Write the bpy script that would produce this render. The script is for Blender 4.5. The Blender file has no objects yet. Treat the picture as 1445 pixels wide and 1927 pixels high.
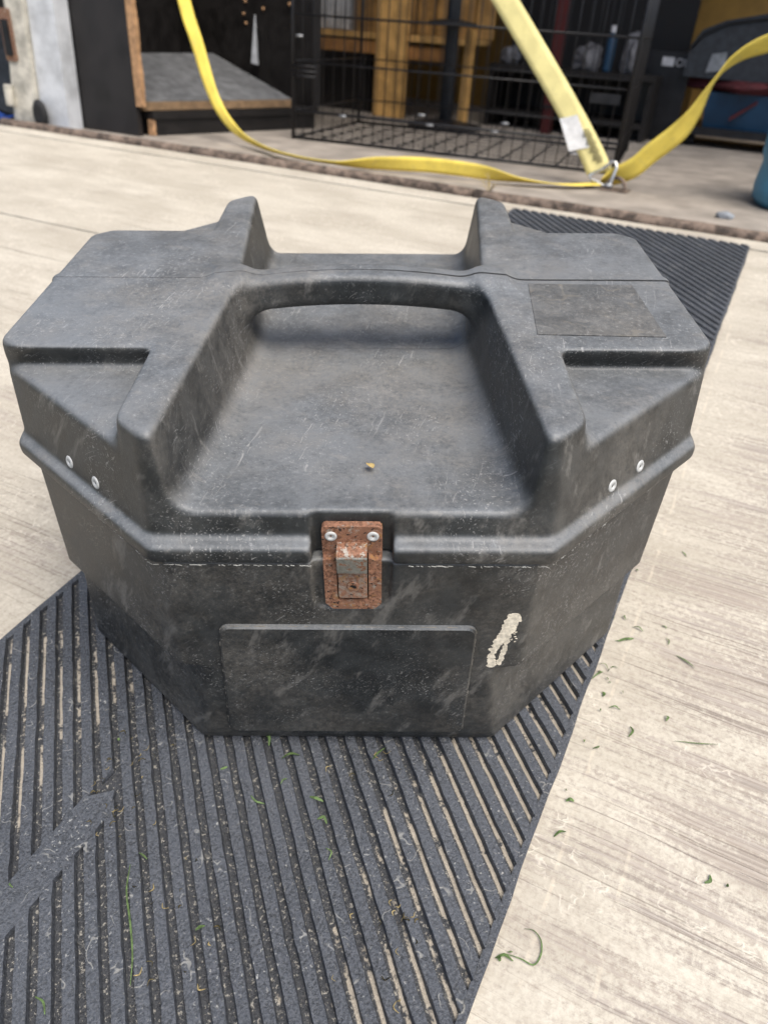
import bpy, bmesh, math, random
import numpy as np
from mathutils import Vector, Matrix, Euler

R = math.radians
rnd = random.Random(7)
scn = bpy.context.scene
C = scn.collection

# ------------------------------------------------------------------ camera
cam_d = bpy.data.cameras.new('camera')
cam = bpy.data.objects.new('camera', cam_d)
C.objects.link(cam)
cam.matrix_world = (Matrix.Translation((0, 0, 0.6)) @
                    Euler((R(90 - 39.7), 0, 0)).to_matrix().to_4x4() @
                    Matrix.Rotation(R(0.35), 4, 'Z'))
cam_d.sensor_fit = 'VERTICAL'
cam_d.sensor_height = 36.0
cam_d.lens = 36.0 * 1390 / 1927
cam_d.clip_start = 0.02
cam_d.clip_end = 500
cam_d.dof.use_dof = True
cam_d.dof.focus_distance = 0.56
cam_d.dof.aperture_fstop = 7.0
scn.camera = cam

# ------------------------------------------------------------------ light
SUN_EL, SUN_AZ = 66.0, 138.0            # bright overcast; azimuth clockwise from +Y
world = bpy.data.worlds.new('World')
scn.world = world
world.use_nodes = True
wn = world.node_tree
sky = wn.nodes.new('ShaderNodeTexSky')
sky.sky_type = 'NISHITA'
sky.sun_disc = False
sky.sun_elevation = R(SUN_EL)
sky.sun_rotation = R(SUN_AZ)
sky.dust_density = 4.0
sky.air_density = 1.0
bg = wn.nodes['Background']
wn.links.new(sky.outputs[0], bg.inputs[0])
bg.inputs[1].default_value = 0.11
sun_d = bpy.data.lights.new('sun', 'SUN')
sun_d.energy = 2.3
sun_d.angle = R(48)
sun_d.color = (1.0, 0.96, 0.9)
sun = bpy.data.objects.new('sun', sun_d)
C.objects.link(sun)
sd = Vector((math.sin(R(SUN_AZ)) * math.cos(R(SUN_EL)), math.cos(R(SUN_AZ)) * math.cos(R(SUN_EL)), math.sin(R(SUN_EL))))
sun.rotation_euler = sd.to_track_quat('Z', 'Y').to_euler()
scn.view_settings.view_transform = 'Standard'
scn.view_settings.look = 'None'
scn.view_settings.exposure = 0.68
scn.view_settings.gamma = 1.0
scn.view_settings.use_curve_mapping = False
scn.cycles.max_bounces = 6
scn.cycles.diffuse_bounces = 3
scn.cycles.glossy_bounces = 2
scn.cycles.transmission_bounces = 2
scn.cycles.caustics_reflective = False
scn.cycles.use_adaptive_sampling = True
scn.cycles.adaptive_threshold = 0.02

# ------------------------------------------------------------------ node helper
MAT_MIN = (-.560, -2.35)          # near left corner of the rubber mat, ramp coordinates

class NT:
    def __init__(s, name):
        s.m = bpy.data.materials.new(name)
        s.m.use_nodes = True
        s.t = s.m.node_tree
        s.b = s.t.nodes['Principled BSDF']
        s._obj = None
    def n(s, typ, **kw):
        nd = s.t.nodes.new(typ)
        for k, v in kw.items():
            setattr(nd, k, v)
        return nd
    def l(s, a, b):
        s.t.links.new(a, b)
    def put(s, sock, v):
        if isinstance(v, bpy.types.NodeSocket):
            s.l(v, sock)
        elif isinstance(v, (tuple, list)):
            sock.default_value = tuple(v) if len(v) == len(sock.default_value) else tuple(v) + (1.0,)
        else:
            sock.default_value = v
    def obj(s):
        if s._obj is None:
            s._obj = s.n('ShaderNodeTexCoord').outputs['Object']
        return s._obj
    def mapv(s, scale=(1, 1, 1), rot=(0, 0, 0), loc=(0, 0, 0), vec=None):
        nd = s.n('ShaderNodeMapping')
        s.l(vec if vec is not None else s.obj(), nd.inputs['Vector'])
        nd.inputs['Scale'].default_value = scale
        nd.inputs['Rotation'].default_value = rot
        nd.inputs['Location'].default_value = loc
        return nd.outputs[0]
    def noise(s, scale, vec=None, detail=4, rough=0.55, dist=0.0, color=False):
        nd = s.n('ShaderNodeTexNoise')
        s.l(vec if vec is not None else s.obj(), nd.inputs['Vector'])
        nd.inputs['Scale'].default_value = scale
        nd.inputs['Detail'].default_value = detail
        nd.inputs['Roughness'].default_value = rough
        nd.inputs['Distortion'].default_value = dist
        return nd.outputs['Color' if color else 'Fac']
    def vor(s, scale, vec=None, feature='DISTANCE_TO_EDGE'):
        nd = s.n('ShaderNodeTexVoronoi', feature=feature)
        s.l(vec if vec is not None else s.obj(), nd.inputs['Vector'])
        nd.inputs['Scale'].default_value = scale
        return nd.outputs['Distance']
    def ramp(s, fac, a, b, lo=0.0, hi=1.0, smooth=True):
        nd = s.n('ShaderNodeMapRange')
        nd.interpolation_type = 'SMOOTHSTEP' if smooth else 'LINEAR'
        s.put(nd.inputs['Value'], fac)
        nd.inputs['From Min'].default_value = a
        nd.inputs['From Max'].default_value = b
        nd.inputs['To Min'].default_value = lo
        nd.inputs['To Max'].default_value = hi
        return nd.outputs['Result']
    def math(s, op, a, b=0.0):
        nd = s.n('ShaderNodeMath', operation=op)
        s.put(nd.inputs[0], a)
        s.put(nd.inputs[1], b)
        return nd.outputs[0]
    def mul(s, a, b): return s.math('MULTIPLY', a, b)
    def add(s, a, b): return s.math('ADD', a, b)
    def mx(s, a, b): return s.math('MAXIMUM', a, b)
    def mix(s, fac, a, b, mode='MIX'):
        nd = s.n('ShaderNodeMix', data_type='RGBA', blend_type=mode)
        s.put(nd.inputs[0], fac)
        s.put(nd.inputs[6], a)
        s.put(nd.inputs[7], b)
        return nd.outputs[2]
    def warp(s, scale, amount, vec=None):
        src = vec if vec is not None else s.obj()
        nz = s.noise(scale, src, detail=3, color=True)
        sub = s.n('ShaderNodeVectorMath', operation='SUBTRACT')
        s.l(nz, sub.inputs[0]); sub.inputs[1].default_value = (.5, .5, .5)
        scl = s.n('ShaderNodeVectorMath', operation='SCALE')
        s.l(sub.outputs[0], scl.inputs[0]); scl.inputs['Scale'].default_value = amount
        ad = s.n('ShaderNodeVectorMath', operation='ADD')
        s.l(src, ad.inputs[0]); s.l(scl.outputs[0], ad.inputs[1])
        return ad.outputs[0]
    def sep(s, vec=None):
        nd = s.n('ShaderNodeSeparateXYZ')
        s.l(vec if vec is not None else s.obj(), nd.inputs[0])
        return nd.outputs
    def bump(s, height, strength=0.4, dist=0.001, normal=None):
        nd = s.n('ShaderNodeBump')
        s.l(height, nd.inputs['Height'])
        nd.inputs['Strength'].default_value = strength
        nd.inputs['Distance'].default_value = dist
        if normal is not None:
            s.l(normal, nd.inputs['Normal'])
        return nd.outputs[0]
    def out(s, color=None, rough=None, normal=None, metal=None, spec=None):
        if color is not None: s.put(s.b.inputs['Base Color'], color)
        if rough is not None: s.put(s.b.inputs['Roughness'], rough)
        if normal is not None: s.l(normal, s.b.inputs['Normal'])
        if metal is not None: s.put(s.b.inputs['Metallic'], metal)
        if spec is not None: s.put(s.b.inputs['Specular IOR Level'], spec)
        return s.m

def scratches(m, seed, fine=420.0, width=0.035, vec=None):
    """thin scuffs in several directions, as a 0..1 mask"""
    tot = None
    w = m.warp(15, .016, vec)
    for k, (rx, ry, rz) in enumerate(((.3, .5, .5), (-.4, -.8, 1.35), (.9, 1.3, 2.4))):
        v = m.mapv((fine * .008, fine, fine), (0, 0, 0), (seed + k * 3.1, k * 1.7, 0), m.mapv(rot=(rx, ry, rz), vec=w))
        a = m.ramp(m.noise(1.0, v, detail=1.0, rough=.5), .70 - width, .76)
        tot = a if tot is None else m.mx(tot, a)
    gate = m.ramp(m.noise(14, m.mapv(loc=(5.3, seed, 1)), detail=2), .42, .66)
    return m.mul(tot, gate)

def hairs(m, scale, eps, seed):
    """curly hair-thin contour lines"""
    n = m.noise(scale, m.mapv(loc=(seed, 2 * seed, 3)), detail=1.5, rough=.45)
    d = m.math('ABSOLUTE', m.add(n, -.5))
    g = m.ramp(m.noise(scale * .9, m.mapv(loc=(1, seed, 8)), detail=1), .56, .66)
    return m.mul(m.ramp(d, eps, eps * .3), g)

def mat_plastic(name, seed=0.0, seam=False, edges=True, upward_col=(.168, .179, .187), film=False):
    m = NT(name)
    geo = m.n('ShaderNodeNewGeometry')
    nz = m.sep(geo.outputs['Normal'])[2]
    up = m.ramp(nz, .25, .92)
    blot = m.noise(7.5, m.mapv(loc=(seed, 0, 0)), detail=4, rough=.62)
    fine = m.noise(230, detail=4, rough=.8)
    mid = m.noise(38, m.mapv(loc=(0, seed, 0)), detail=4, rough=.68)
    base = m.mix(m.ramp(mid, .35, .7), (.013, .0148, .0155), (.033, .0365, .0375))
    # oxidised chalk plus sky sheen, painted lighter on upward faces
    ch = m.add(m.add(m.mul(blot, .40), m.mul(mid, .28)), m.mul(fine, .32))
    chalk_sheen = m.mul(up, m.ramp(ch, .38, .60, .50, 1.0))
    base = m.mix(chalk_sheen, base, upward_col)
    # brown handling dust, in clouds
    dust = m.ramp(m.noise(5.5, m.mapv(loc=(4 + seed, 2, 1)), detail=5, rough=.7), .40, .66)
    dust = m.mul(dust, m.ramp(fine, .36, .62, .3, 1.0))
    sidex = m.ramp(m.sep(geo.outputs['Normal'])[0], .25, .75, 0, .45)
    dust = m.math('MINIMUM', m.add(dust, m.mul(sidex, m.ramp(mid, .35, .6, .4, 1))), 1.0)
    base = m.mix(m.mul(dust, m.ramp(up, 0, 1, .40, .52)), base, (.200, .184, .158))
    speck = m.ramp(fine, .60, .67)
    pit = m.ramp(fine, .40, .30)
    base = m.mix(m.mul(pit, .16), base, (.02, .021, .022))
    fl_ = m.ramp(m.noise(1.0, m.mapv((70, 640, 640), vec=m.mapv(rot=(.5, .7, .4), loc=(seed, 3, 1), vec=m.warp(9, .05))), detail=2, rough=.6), .60, .70)
    pm = m.mul(m.ramp(m.noise(8, m.mapv(loc=(seed, 9, 4)), detail=3, rough=.65), .40, .64, .06, 1.0), m.ramp(up, 0, 1, .40, 1.0))
    base = m.mix(m.mul(m.mul(speck, .5), pm), base, (.38, .39, .39))
    base = m.mix(m.mul(m.mul(fl_, .24), pm), base, (.38, .38, .37))
    sc = scratches(m, 1.3 + seed, fine=560, width=.05)
    base = m.mix(m.mul(sc, .5), base, (.42, .415, .40))
    # hair-like tan fibres and curved scuffs
    if edges:
        edge_wear_glint = m.mul(m.ramp(geo.outputs['Pointiness'], .52, .60), m.ramp(fine, .36, .60, .25, 1.0))  # edge wear and a bluish highlight, both painted on convex edges
        base = m.mix(m.mul(edge_wear_glint, .5), base, (.25, .265, .28))
        lodged = m.mul(m.ramp(geo.outputs['Pointiness'], .485, .43), m.ramp(mid, .40, .60, .2, 1.0))
        base = m.mix(m.mul(lodged, .5), base, (.22, .20, .165))
    if film:
        base = m.mix(m.mul(hairs(m, 30, .03, 3.3), .28), base, (.27, .24, .19))
        base = m.mix(m.mul(hairs(m, 55, .03, 7.3), .22), base, (.27, .24, .19))
    broad = m.ramp(m.noise(1.0, m.mapv((9, 60, 40), vec=m.mapv(rot=(.5, .9, .7), loc=(seed, 0, 0))), detail=4, rough=.7), .56, .70)
    base = m.mix(m.mul(broad, .34), base, (.26, .25, .23))
    hgt = m.add(m.mul(fine, 1.0), m.mul(mid, .5))
    hgt = m.add(hgt, m.mul(sc, -.6))
    if seam:      # moulding seam / hairline crack across the middle of the lid
        xyz = m.sep()
        yy = m.add(xyz[1], m.mul(m.add(blot, -.5), .004))
        d = m.math('ABSOLUTE', m.add(yy, -.004))
        wid = m.ramp(xyz[0], -.06, .12, .0006, .0022)
        line = m.ramp(m.math('DIVIDE', d, wid), 1.0, .4)
        line = m.mul(line, m.mul(m.ramp(nz, .5, .8), m.ramp(xyz[2], .29, .32, .22, 1.0)))
        base = m.mix(m.mul(line, .95), base, (.008, .008, .008))
        hgt = m.add(hgt, m.mul(line, -3.0))
    rough = m.ramp(m.add(m.mul(mid, .5), m.mul(dust, .5)), .1, .9, .42, .70)
    return m.out(base, rough, m.bump(hgt, .4, .0007), spec=.45)

def mat_simple(name, col, rough=.6, var=.35, scale=30, metal=0.0, bump=.15, spec=.4):
    m = NT(name)
    nz = m.noise(scale, detail=5, rough=.6)
    dark = tuple(c * (1 - var) for c in col)
    lite = tuple(min(1, c * (1 + var * .6)) for c in col)
    c = m.mix(m.ramp(nz, .3, .7), dark, lite)
    return m.out(c, m.ramp(nz, .3, .7, max(.05, rough - .1), min(1, rough + .1)), m.bump(nz, bump, .001), metal, spec)

def mat_rust(name, grey=0.25, bare=0.0):
    m = NT(name)
    a = m.noise(420, detail=5, rough=.75)
    b = m.noise(95, m.mapv(loc=(3, 1, 2)), detail=4, rough=.7)
    big = m.noise(48, m.mapv(loc=(8, 4, 2)), detail=3, rough=.6)
    c = m.mix(m.ramp(a, .36, .62), (.11, .052, .032), (.36, .185, .115))
    c = m.mix(m.ramp(big, .40, .62, 0, .75), c, (.22, .112, .070))
    c = m.mix(m.ramp(b, .55, .66, 0, .85), c, (.34, .18, .065))
    c = m.mix(m.mul(m.ramp(m.noise(230, m.mapv(loc=(9, 1, 2)), detail=4, rough=.7), .62 - grey * .25, .68), .85), c, (.30, .265, .22))
    c = m.mix(m.ramp(m.noise(340, m.mapv(loc=(2, 7, 2)), detail=3), .60, .68), c, (.035, .024, .02))
    if bare > 0:
        c = m.mix(m.ramp(m.noise(150, m.mapv(loc=(5, 2, 9)), detail=4, rough=.7), .58 - bare * .1, .62), c, (.40, .37, .32))
    return m.out(c, m.ramp(a, .3, .7, .55, .9), m.bump(m.add(a, b), .7, .0007), .12, .3)

def mat_steel_worn(name):
    m = NT(name)
    a = m.noise(300, detail=5, rough=.65)
    r = m.ramp(m.noise(190, m.mapv(loc=(5, 5, 1)), detail=5, rough=.7), .52, .62)
    c = m.mix(m.ramp(a, .3, .7), (.24, .235, .20), (.38, .37, .32))
    c = m.mix(r, c, (.20, .085, .04))
    return m.out(c, m.mix(r, (.38,) * 3, (.8,) * 3), m.bump(a, .25, .0004), m.ramp(r, 0, 1, .55, .05), .5)

def mat_rivet(name):
    m = NT(name)
    a = m.noise(500, detail=3)
    return m.out(m.mix(a, (.40, .41, .40), (.60, .61, .60)), .6, m.bump(a, .2, .0003), .15, .4)

def mat_wood_deck(name, seed=0.0, cream=0.5):
    """weathered plywood, grain along local X, coated in dried pale mud"""
    m = NT(name)
    xyz = m.sep()
    w = m.warp(2.6, .022, m.mapv((1, 1, 1), loc=(seed, seed * .3, 0)))
    grain = m.noise(1.0, m.mapv((9, 420, 20), vec=w), detail=4, rough=.6)
    streak = m.noise(1.0, m.mapv((3.5, 150, 10), loc=(4, 0, 0), vec=w), detail=5, rough=.65)
    band = m.noise(1.0, m.mapv((1.6, 17, 3), loc=(1, 3, 0), vec=w), detail=3, rough=.6)
    patch = m.noise(6.5, m.mapv((.6, 1.6, 1), loc=(seed + 2, 1, 0)), detail=5, rough=.68)
    crumb = m.noise(170, detail=4, rough=.75)
    # mud thickness
    far = m.ramp(xyz[1], -1.30, -.70, 0.0, .07)
    near_mat = m.ramp(xyz[0], .0, .10, .07, .0)
    left = m.ramp(xyz[0], -.5, -.9, .0, .05)
    mud = m.add(m.add(m.mul(band, .45), m.mul(patch, .38)), m.add(far, m.add(near_mat, left)))
    mud = m.add(mud, m.add(m.mul(m.add(streak, -.5), .50), m.mul(m.add(crumb, -.5), .40)))
    mudf = m.ramp(mud, .36, .50)
    woodc = m.mix(m.ramp(grain, .36, .62), (.27, .236, .202), (.43, .385, .335))
    woodc = m.mix(m.ramp(streak, .35, .65, 0, .7), woodc, (.37, .315, .26))
    mudc = m.mix(m.ramp(patch, .35, .7), (.445, .408, .335), (.585, .545, .458))
    mudc = m.mix(m.ramp(crumb, .36, .64, .45, 0), mudc, (.33, .285, .23))
    mudc = m.mix(m.ramp(grain, .42, .30, 0, .5), mudc, (.31, .262, .21))
    c = m.mix(mudf, woodc, mudc)
    smudge = m.ramp(m.noise(3.4, m.mapv((.7, 1.3, 1), loc=(12, 4, 0)), detail=5, rough=.72), .50, .68)
    c = m.mix(m.mul(smudge, .32), c, (.34, .30, .245))
    # fine dark open grain lines
    lines = m.ramp(m.noise(1.0, m.mapv((3.6, 380, 20), loc=(8, 2, 0), vec=w), detail=2, rough=.5), .60, .67)
    lines = m.mul(lines, m.ramp(m.noise(7, m.mapv((.5, 3, 1), loc=(2, 6, 0)), detail=2), .38, .58, .15, 1))
    c = m.mix(m.mul(lines, .5), c, (.17, .138, .114))
    # long splits
    spl = m.ramp(m.noise(1.0, m.mapv((.9, 75, 5), loc=(11, 5, 0), vec=w), detail=2, rough=.5), .715, .745)
    c = m.mix(m.mul(spl, .7), c, (.08, .062, .05))
    # curdled cream residue: net of pale veins
    vv = m.warp(38, .035, m.mapv((.8, 1.25, 1)))
    vein = m.ramp(m.vor(75, vv), .11, .0)
    vein = m.mul(vein, m.ramp(m.noise(9, m.mapv(loc=(6, 2, 3)), detail=4), .47, .60))
    vein = m.mul(vein, m.ramp(m.noise(75, m.mapv(loc=(1, 2, 3)), detail=2), .45, .62))
    c = m.mix(m.mul(vein, .55), c, (.70, .65, .55))
    # brown stains and dark dots
    st = m.ramp(m.noise(13, m.mapv(loc=(9, 9, 0)), detail=5, rough=.6), .68, .78)
    c = m.mix(m.mul(st, .4), c, (.36, .22, .12))
    dots = m.ramp(m.vor(26, m.warp(60, .012), 'F1'), .055, .03)
    dots = m.mul(dots, m.ramp(m.noise(30, m.mapv(loc=(5, 2, 8)), detail=2), .60, .66))
    c = m.mix(m.mul(dots, .7), c, (.12, .085, .06))
    # scored lines across the grain where sheets and the old mat once ended
    for x0, y0, y1 in ((.0035, -1.75, -.5), (.053, -1.75, -1.58), (.20, -1.5, -.4)):
        xx = m.add(xyz[0], m.mul(m.add(m.noise(30, detail=3), -.5), .006))
        ln = m.ramp(m.math('ABSOLUTE', m.add(xx, -x0)), .0022, .0008)
        ln = m.mul(ln, m.mul(m.ramp(xyz[1], y0 - .02, y0 + .02), m.ramp(xyz[1], y1 + .02, y1 - .02)))
        ln = m.mul(ln, m.ramp(m.noise(22, m.mapv(loc=(x0 * 90, 0, 0)), detail=4, rough=.7), .45, .56))
        c = m.mix(m.mul(ln, .38), c, (.64, .57, .45))
    hgt = m.add(m.mul(grain, m.ramp(mudf, 0, 1, .8, .4)), m.add(m.mul(vein, .5), m.mul(lines, -.8)))
    hgt = m.add(hgt, m.add(m.mul(mudf, .4), m.mul(crumb, .5)))
    return m.out(c, .85, m.bump(hgt, .55, .0012), spec=.25)

def mat_rubber(name, dirt_shade=0.0):
    m = NT(name)
    pit = m.noise(430, detail=3, rough=.75)
    med = m.noise(120, detail=4, rough=.7)
    big = m.noise(7, detail=3)
    c = m.mix(m.ramp(pit, .38, .60), (.023, .026, .030), (.084, .091, .104))
    c = m.mix(m.ramp(med, .35, .65, 0, .5), c, (.068, .076, .090))
    c = m.mix(m.ramp(big, .35, .7, 0, .3), c, (.115, .126, .145))
    sp = m.ramp(m.noise(330, m.mapv(loc=(3, 1, 0)), detail=2, rough=.6), .63, .70)
    sp = m.mul(sp, m.ramp(m.noise(18, m.mapv(loc=(2, 5, 0)), detail=3), .40, .62, .15, 1))
    c = m.mix(m.mul(sp, .55), c, (.46, .46, .43))
    hr = hairs(m, 52, .014, 4.0)
    c = m.mix(m.mul(hr, .35), c, (.50, .49, .44))
    if dirt_shade > 0:
        c = m.mix(.6, c, (.020, .021, .023))  # groove floor darkened in its colour to deepen the shade between ribs
        xyz = m.sep()
        side = m.ramp(xyz[0], -.22, -.02, -.08, .24)
        leftp = m.mul(m.ramp(xyz[0], -.36, -.42), m.ramp(xyz[1], -1.55, -1.70, .0, .26))
        d = m.noise(17, m.mapv((1, 1, 1), loc=(1, 8, 0)), detail=5, rough=.78)
        d = m.add(d, m.add(side, leftp))
        # pale silt kept to one side of each groove
        across = m.add(m.mul(xyz[0], math.cos(R(45.5))), m.mul(xyz[1], math.sin(R(45.5))))
        ph = m.math('FRACT', m.add(m.math('DIVIDE', m.add(across, -(MAT_MIN[0] * math.cos(R(45.5)) + MAT_MIN[1] * math.sin(R(45.5)))), .0163), m.mul(m.add(m.noise(60, detail=2), -.5), .10)))
        foot_ = m.ramp(ph, .76, .86)
        df = m.mul(m.ramp(d, .61, .67), m.mx(foot_, m.ramp(d, .84, .92)))
        dc = m.mix(m.noise(140, detail=4), (.30, .265, .21), (.52, .47, .39))
        crumbs = m.ramp(m.noise(300, m.mapv(loc=(4, 4, 4)), detail=3, rough=.7), .56, .64)
        c = m.mix(m.mul(crumbs, .7), c, (.40, .38, .33))
        c = m.mix(df, c, dc)
    hgt = m.add(m.mul(pit, .8), m.mul(med, .8))
    return m.out(c, m.ramp(med, .3, .7, .5, .72), m.bump(hgt, .9, .0022), spec=.5)

def mat_webbing(name, col):
    m = NT(name)
    a = m.noise(16, detail=5, rough=.6)
    t = m.noise(1.0, m.mapv((300, 300, 300)), detail=1)
    c = m.mix(m.ramp(a, .35, .7), tuple(x * .82 for x in col), col)
    c = m.mix(m.ramp(m.noise(60, m.mapv(loc=(3, 3, 3)), detail=4), .55, .7, 0, .22), c, (.42, .38, .20))
    return m.out(c, .8, m.bump(t, .35, .0008), spec=.2)

M = {}
M['lid'] = mat_plastic('black_plastic_lid', 0.0, True)
M['body'] = mat_plastic('black_plastic_body', 5.7)
M['panel'] = mat_plastic('black_plastic_panel', 9.1, edges=False)
M['patch'] = mat_plastic('old_label_film', 2.2, edges=False, upward_col=(.132, .136, .136), film=True)
M['rust'] = mat_rust('rust')
M['rust_dark'] = mat_rust('rust_flaking', .6)
M['rust_bare'] = mat_rust('rust_rubbed_bright', .5, .2)
M['rust_patina'] = mat_rust('rust_patina', .95)
M['steel'] = mat_steel_worn('worn_plated_steel')
M['rivet'] = mat_rivet('aluminium_rivet')
M['hole'] = mat_simple('dark_void', (.008, .007, .006), .9, .3)  # near-black colour standing for the shade inside openings
M['paint'] = mat_simple('cream_paint', (.80, .73, .59), .8, .30, 260, bump=.3)
M['deck'] = mat_wood_deck('weathered_plywood')
M['rubber'] = mat_rubber('rubber_rib')
M['rubber_dirt_shade'] = mat_rubber('rubber_groove', 1.0)
M['yellow'] = mat_webbing('yellow_webbing', (.95, .74, .14))
M['yellow_faded'] = mat_webbing('faded_yellow_webbing', (.80, .71, .32))
M['tag'] = mat_simple('white_label_cloth', (.74, .74, .73), .8, .15, 60)
M['print'] = mat_simple('black_print', (.05, .045, .03), .8, .3)
M['post'] = mat_simple('grey_white_paint', (.60, .62, .64), .45, .25, 14)
M['cream_post'] = mat_simple('cream_weathered_paint', (.58, .55, .47), .6, .4, 22)
M['black_board'] = mat_simple('black_film_plywood', (.020, .018, .018), .45, .35, 8)
M['black_wood'] = mat_simple('black_stained_wood', (.012, .010, .009), .6, .4, 20)
M['raw_edge'] = mat_simple('raw_ply_edge', (.46, .27, .14), .8, .35, 60)
M['felt'] = mat_simple('grey_grit_board', (.12, .123, .127), .9, .35, 26)
M['pine'] = mat_simple('orange_pine', (.62, .36, .12), .6, .35, 12)
M['pine_dark'] = mat_simple('brown_pine', (.40, .19, .06), .6, .35, 12)
M['ply_wall'] = mat_simple('ochre_ply_wall', (.44, .25, .06), .7, .3, 5)
M['tfloor'] = mat_simple('dusty_plywood_floor', (.31, .275, .235), .85, .28, 9)
M['wire'] = mat_simple('black_wire_coating', (.014, .014, .016), .4, .3)
M['grey_metal'] = mat_simple('dull_galvanised', (.34, .35, .36), .45, .25, 40, .6)
M['bright_metal'] = mat_simple('bright_zinc', (.68, .68, .66), .3, .2, 60, .8)
M['blue'] = mat_simple('sky_blue_plastic', (.075, .27, .42), .42, .2, 10)
M['blue_deep'] = mat_simple('deep_blue_plastic', (.010, .045, .095), .4, .3, 10)
M['tarp'] = mat_simple('blue_tarp', (.03, .10, .42), .5, .4, 30)
M['dark_cloth'] = mat_simple('charcoal_cloth', (.040, .046, .054), .8, .35, 40)
M['dark_red'] = mat_simple('dark_red_cloth', (.085, .016, .02), .8, .4, 30)
M['red'] = mat_simple('red_paint', (.075, .009, .008), .5, .2)
M['white_plastic'] = mat_simple('white_plastic', (.55, .55, .57), .5, .25, 30)
M['tyre'] = mat_simple('tyre_rubber', (.02, .02, .021), .7, .3)
M['leaf'] = mat_simple('green_grass', (.19, .29, .105), .6, .45, 200)
M['leaf_dry'] = mat_simple('straw', (.50, .40, .19), .7, .35, 120)
M['leaf_yellow'] = mat_simple('yellow_leaf', (.72, .55, .24), .6, .2, 200)
M['stone'] = mat_simple('grey_stone', (.25, .27, .29), .85, .3, 40)
M['flash'] = mat_simple('torn_grey_plastic', (.42, .42, .39), .7, .3, 60)
M['hinge'] = mat_simple('muddy_rusty_steel', (.165, .125, .098), .9, .75, 38, bump=.9)
M['pale_bag'] = mat_simple('dusty_plastic_film', (.14, .14, .15), .5, .3, 30)
M['grime'] = mat_simple('pale_grime', (.24, .22, .19), .9, .3, 60)
M['lipping'] = mat_simple('dull_wood_lipping', (.24, .155, .085), .8, .3, 30)
M['soil'] = mat_simple('dry_field_soil', (.16, .15, .09), .95, .45, 3)

# ------------------------------------------------------------------ mesh helpers
def link(name, me, mat=None, parent=None):
    o = bpy.data.objects.new(name, me)
    C.objects.link(o)
    if mat is not None and me is not None:
        me.materials.append(mat)
    if parent is not None:
        o.parent = parent
    return o

def tag(o, label=None, cat=None, group=None, kind=None):
    if label: o['label'] = label
    if cat: o['category'] = cat
    if group: o['group'] = group
    if kind: o['kind'] = kind
    return o

def root(name, mat4=None):
    o = link(name, None)
    o.empty_display_size = .05
    if mat4 is not None:
        o.matrix_world = mat4
    return o

def bm_obj(name, bm, mat, parent=None, smooth=False, bevel=0.0, seg=2, angle=35):
    if bevel > 0:
        es = [e for e in bm.edges if len(e.link_faces) == 2 and e.calc_face_angle(0) > R(angle)]
        if es:
            bmesh.ops.bevel(bm, geom=es, offset=bevel, segments=seg, profile=.6, affect='EDGES', clamp_overlap=True)
    bmesh.ops.recalc_face_normals(bm, faces=bm.faces[:])
    me = bpy.data.meshes.new(name)
    bm.to_mesh(me)
    bm.free()
    if smooth:
        for p in me.polygons:
            p.use_smooth = True
    return link(name, me, mat, parent)

def box(bm, x0, x1, y0, y1, z0, z1):
    vs = [bm.verts.new((x, y, z)) for z in (z0, z1) for y in (y0, y1) for x in (x0, x1)]
    for f in ((0, 2, 3, 1), (4, 5, 7, 6), (0, 1, 5, 4), (2, 6, 7, 3), (0, 4, 6, 2), (1, 3, 7, 5)):
        bm.faces.new([vs[i] for i in f])
    return vs

def prism(bm, pts, vec):
    """extrude polygon pts (3D) by vec"""
    a = [bm.verts.new(p) for p in pts]
    b = [bm.verts.new(Vector(p) + Vector(vec)) for p in pts]
    bm.faces.new(a[::-1]); bm.faces.new(b)
    n = len(pts)
    for i in range(n):
        j = (i + 1) % n
        bm.faces.new((a[i], a[j], b[j], b[i]))

def tube(bm, pts, r, n=6, closed=False):
    pts = [Vector(p) for p in pts]
    rings = []
    N = len(pts)
    ref = None
    for i, p in enumerate(pts):
        if closed:
            t = (pts[(i + 1) % N] - pts[i - 1])
        else:
            t = pts[min(i + 1, N - 1)] - pts[max(i - 1, 0)]
        t.normalize()
        if ref is None:
            ref = t.orthogonal().normalized()
        ref = (ref - t * ref.dot(t)).normalized()
        s = t.cross(ref)
        rings.append([bm.verts.new(p + (ref * math.cos(a) + s * math.sin(a)) * r)
                      for a in (2 * math.pi * k / n for k in range(n))])
    for i in range(N if closed else N - 1):
        A, B = rings[i], rings[(i + 1) % N]
        for k in range(n):
            bm.faces.new((A[k], A[(k + 1) % n], B[(k + 1) % n], B[k]))
    if not closed:
        bm.faces.new(rings[0][::-1]); bm.faces.new(rings[-1])

def lathe(bm, prof, n=20, mat4=Matrix()):
    """prof: list of (r, h) around local Z"""
    rings = []
    for r, h in prof:
        rings.append([bm.verts.new(mat4 @ Vector((r * math.cos(2 * math.pi * k / n), r * math.sin(2 * math.pi * k / n), h))) for k in range(n)])
    for A, B in zip(rings, rings[1:]):
        for k in range(n):
            bm.faces.new((A[k], A[(k + 1) % n], B[(k + 1) % n], B[k]))
    bm.faces.new(rings[0][::-1]); bm.faces.new(rings[-1])

def catmull(pts, sub=8):
    P = [np.array(p, float) for p in pts]
    P = [2 * P[0] - P[1]] + P + [2 * P[-1] - P[-2]]
    out = []
    for i in range(1, len(P) - 2):
        a, b, c, d = P[i - 1:i + 3]
        for k in range(sub):
            t = k / sub
            out.append(.5 * (2 * b + (c - a) * t + (2 * a - 5 * b + 4 * c - d) * t * t + (3 * b - a - 3 * c + d) * t ** 3))
    out.append(P[-2])
    return out

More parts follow.
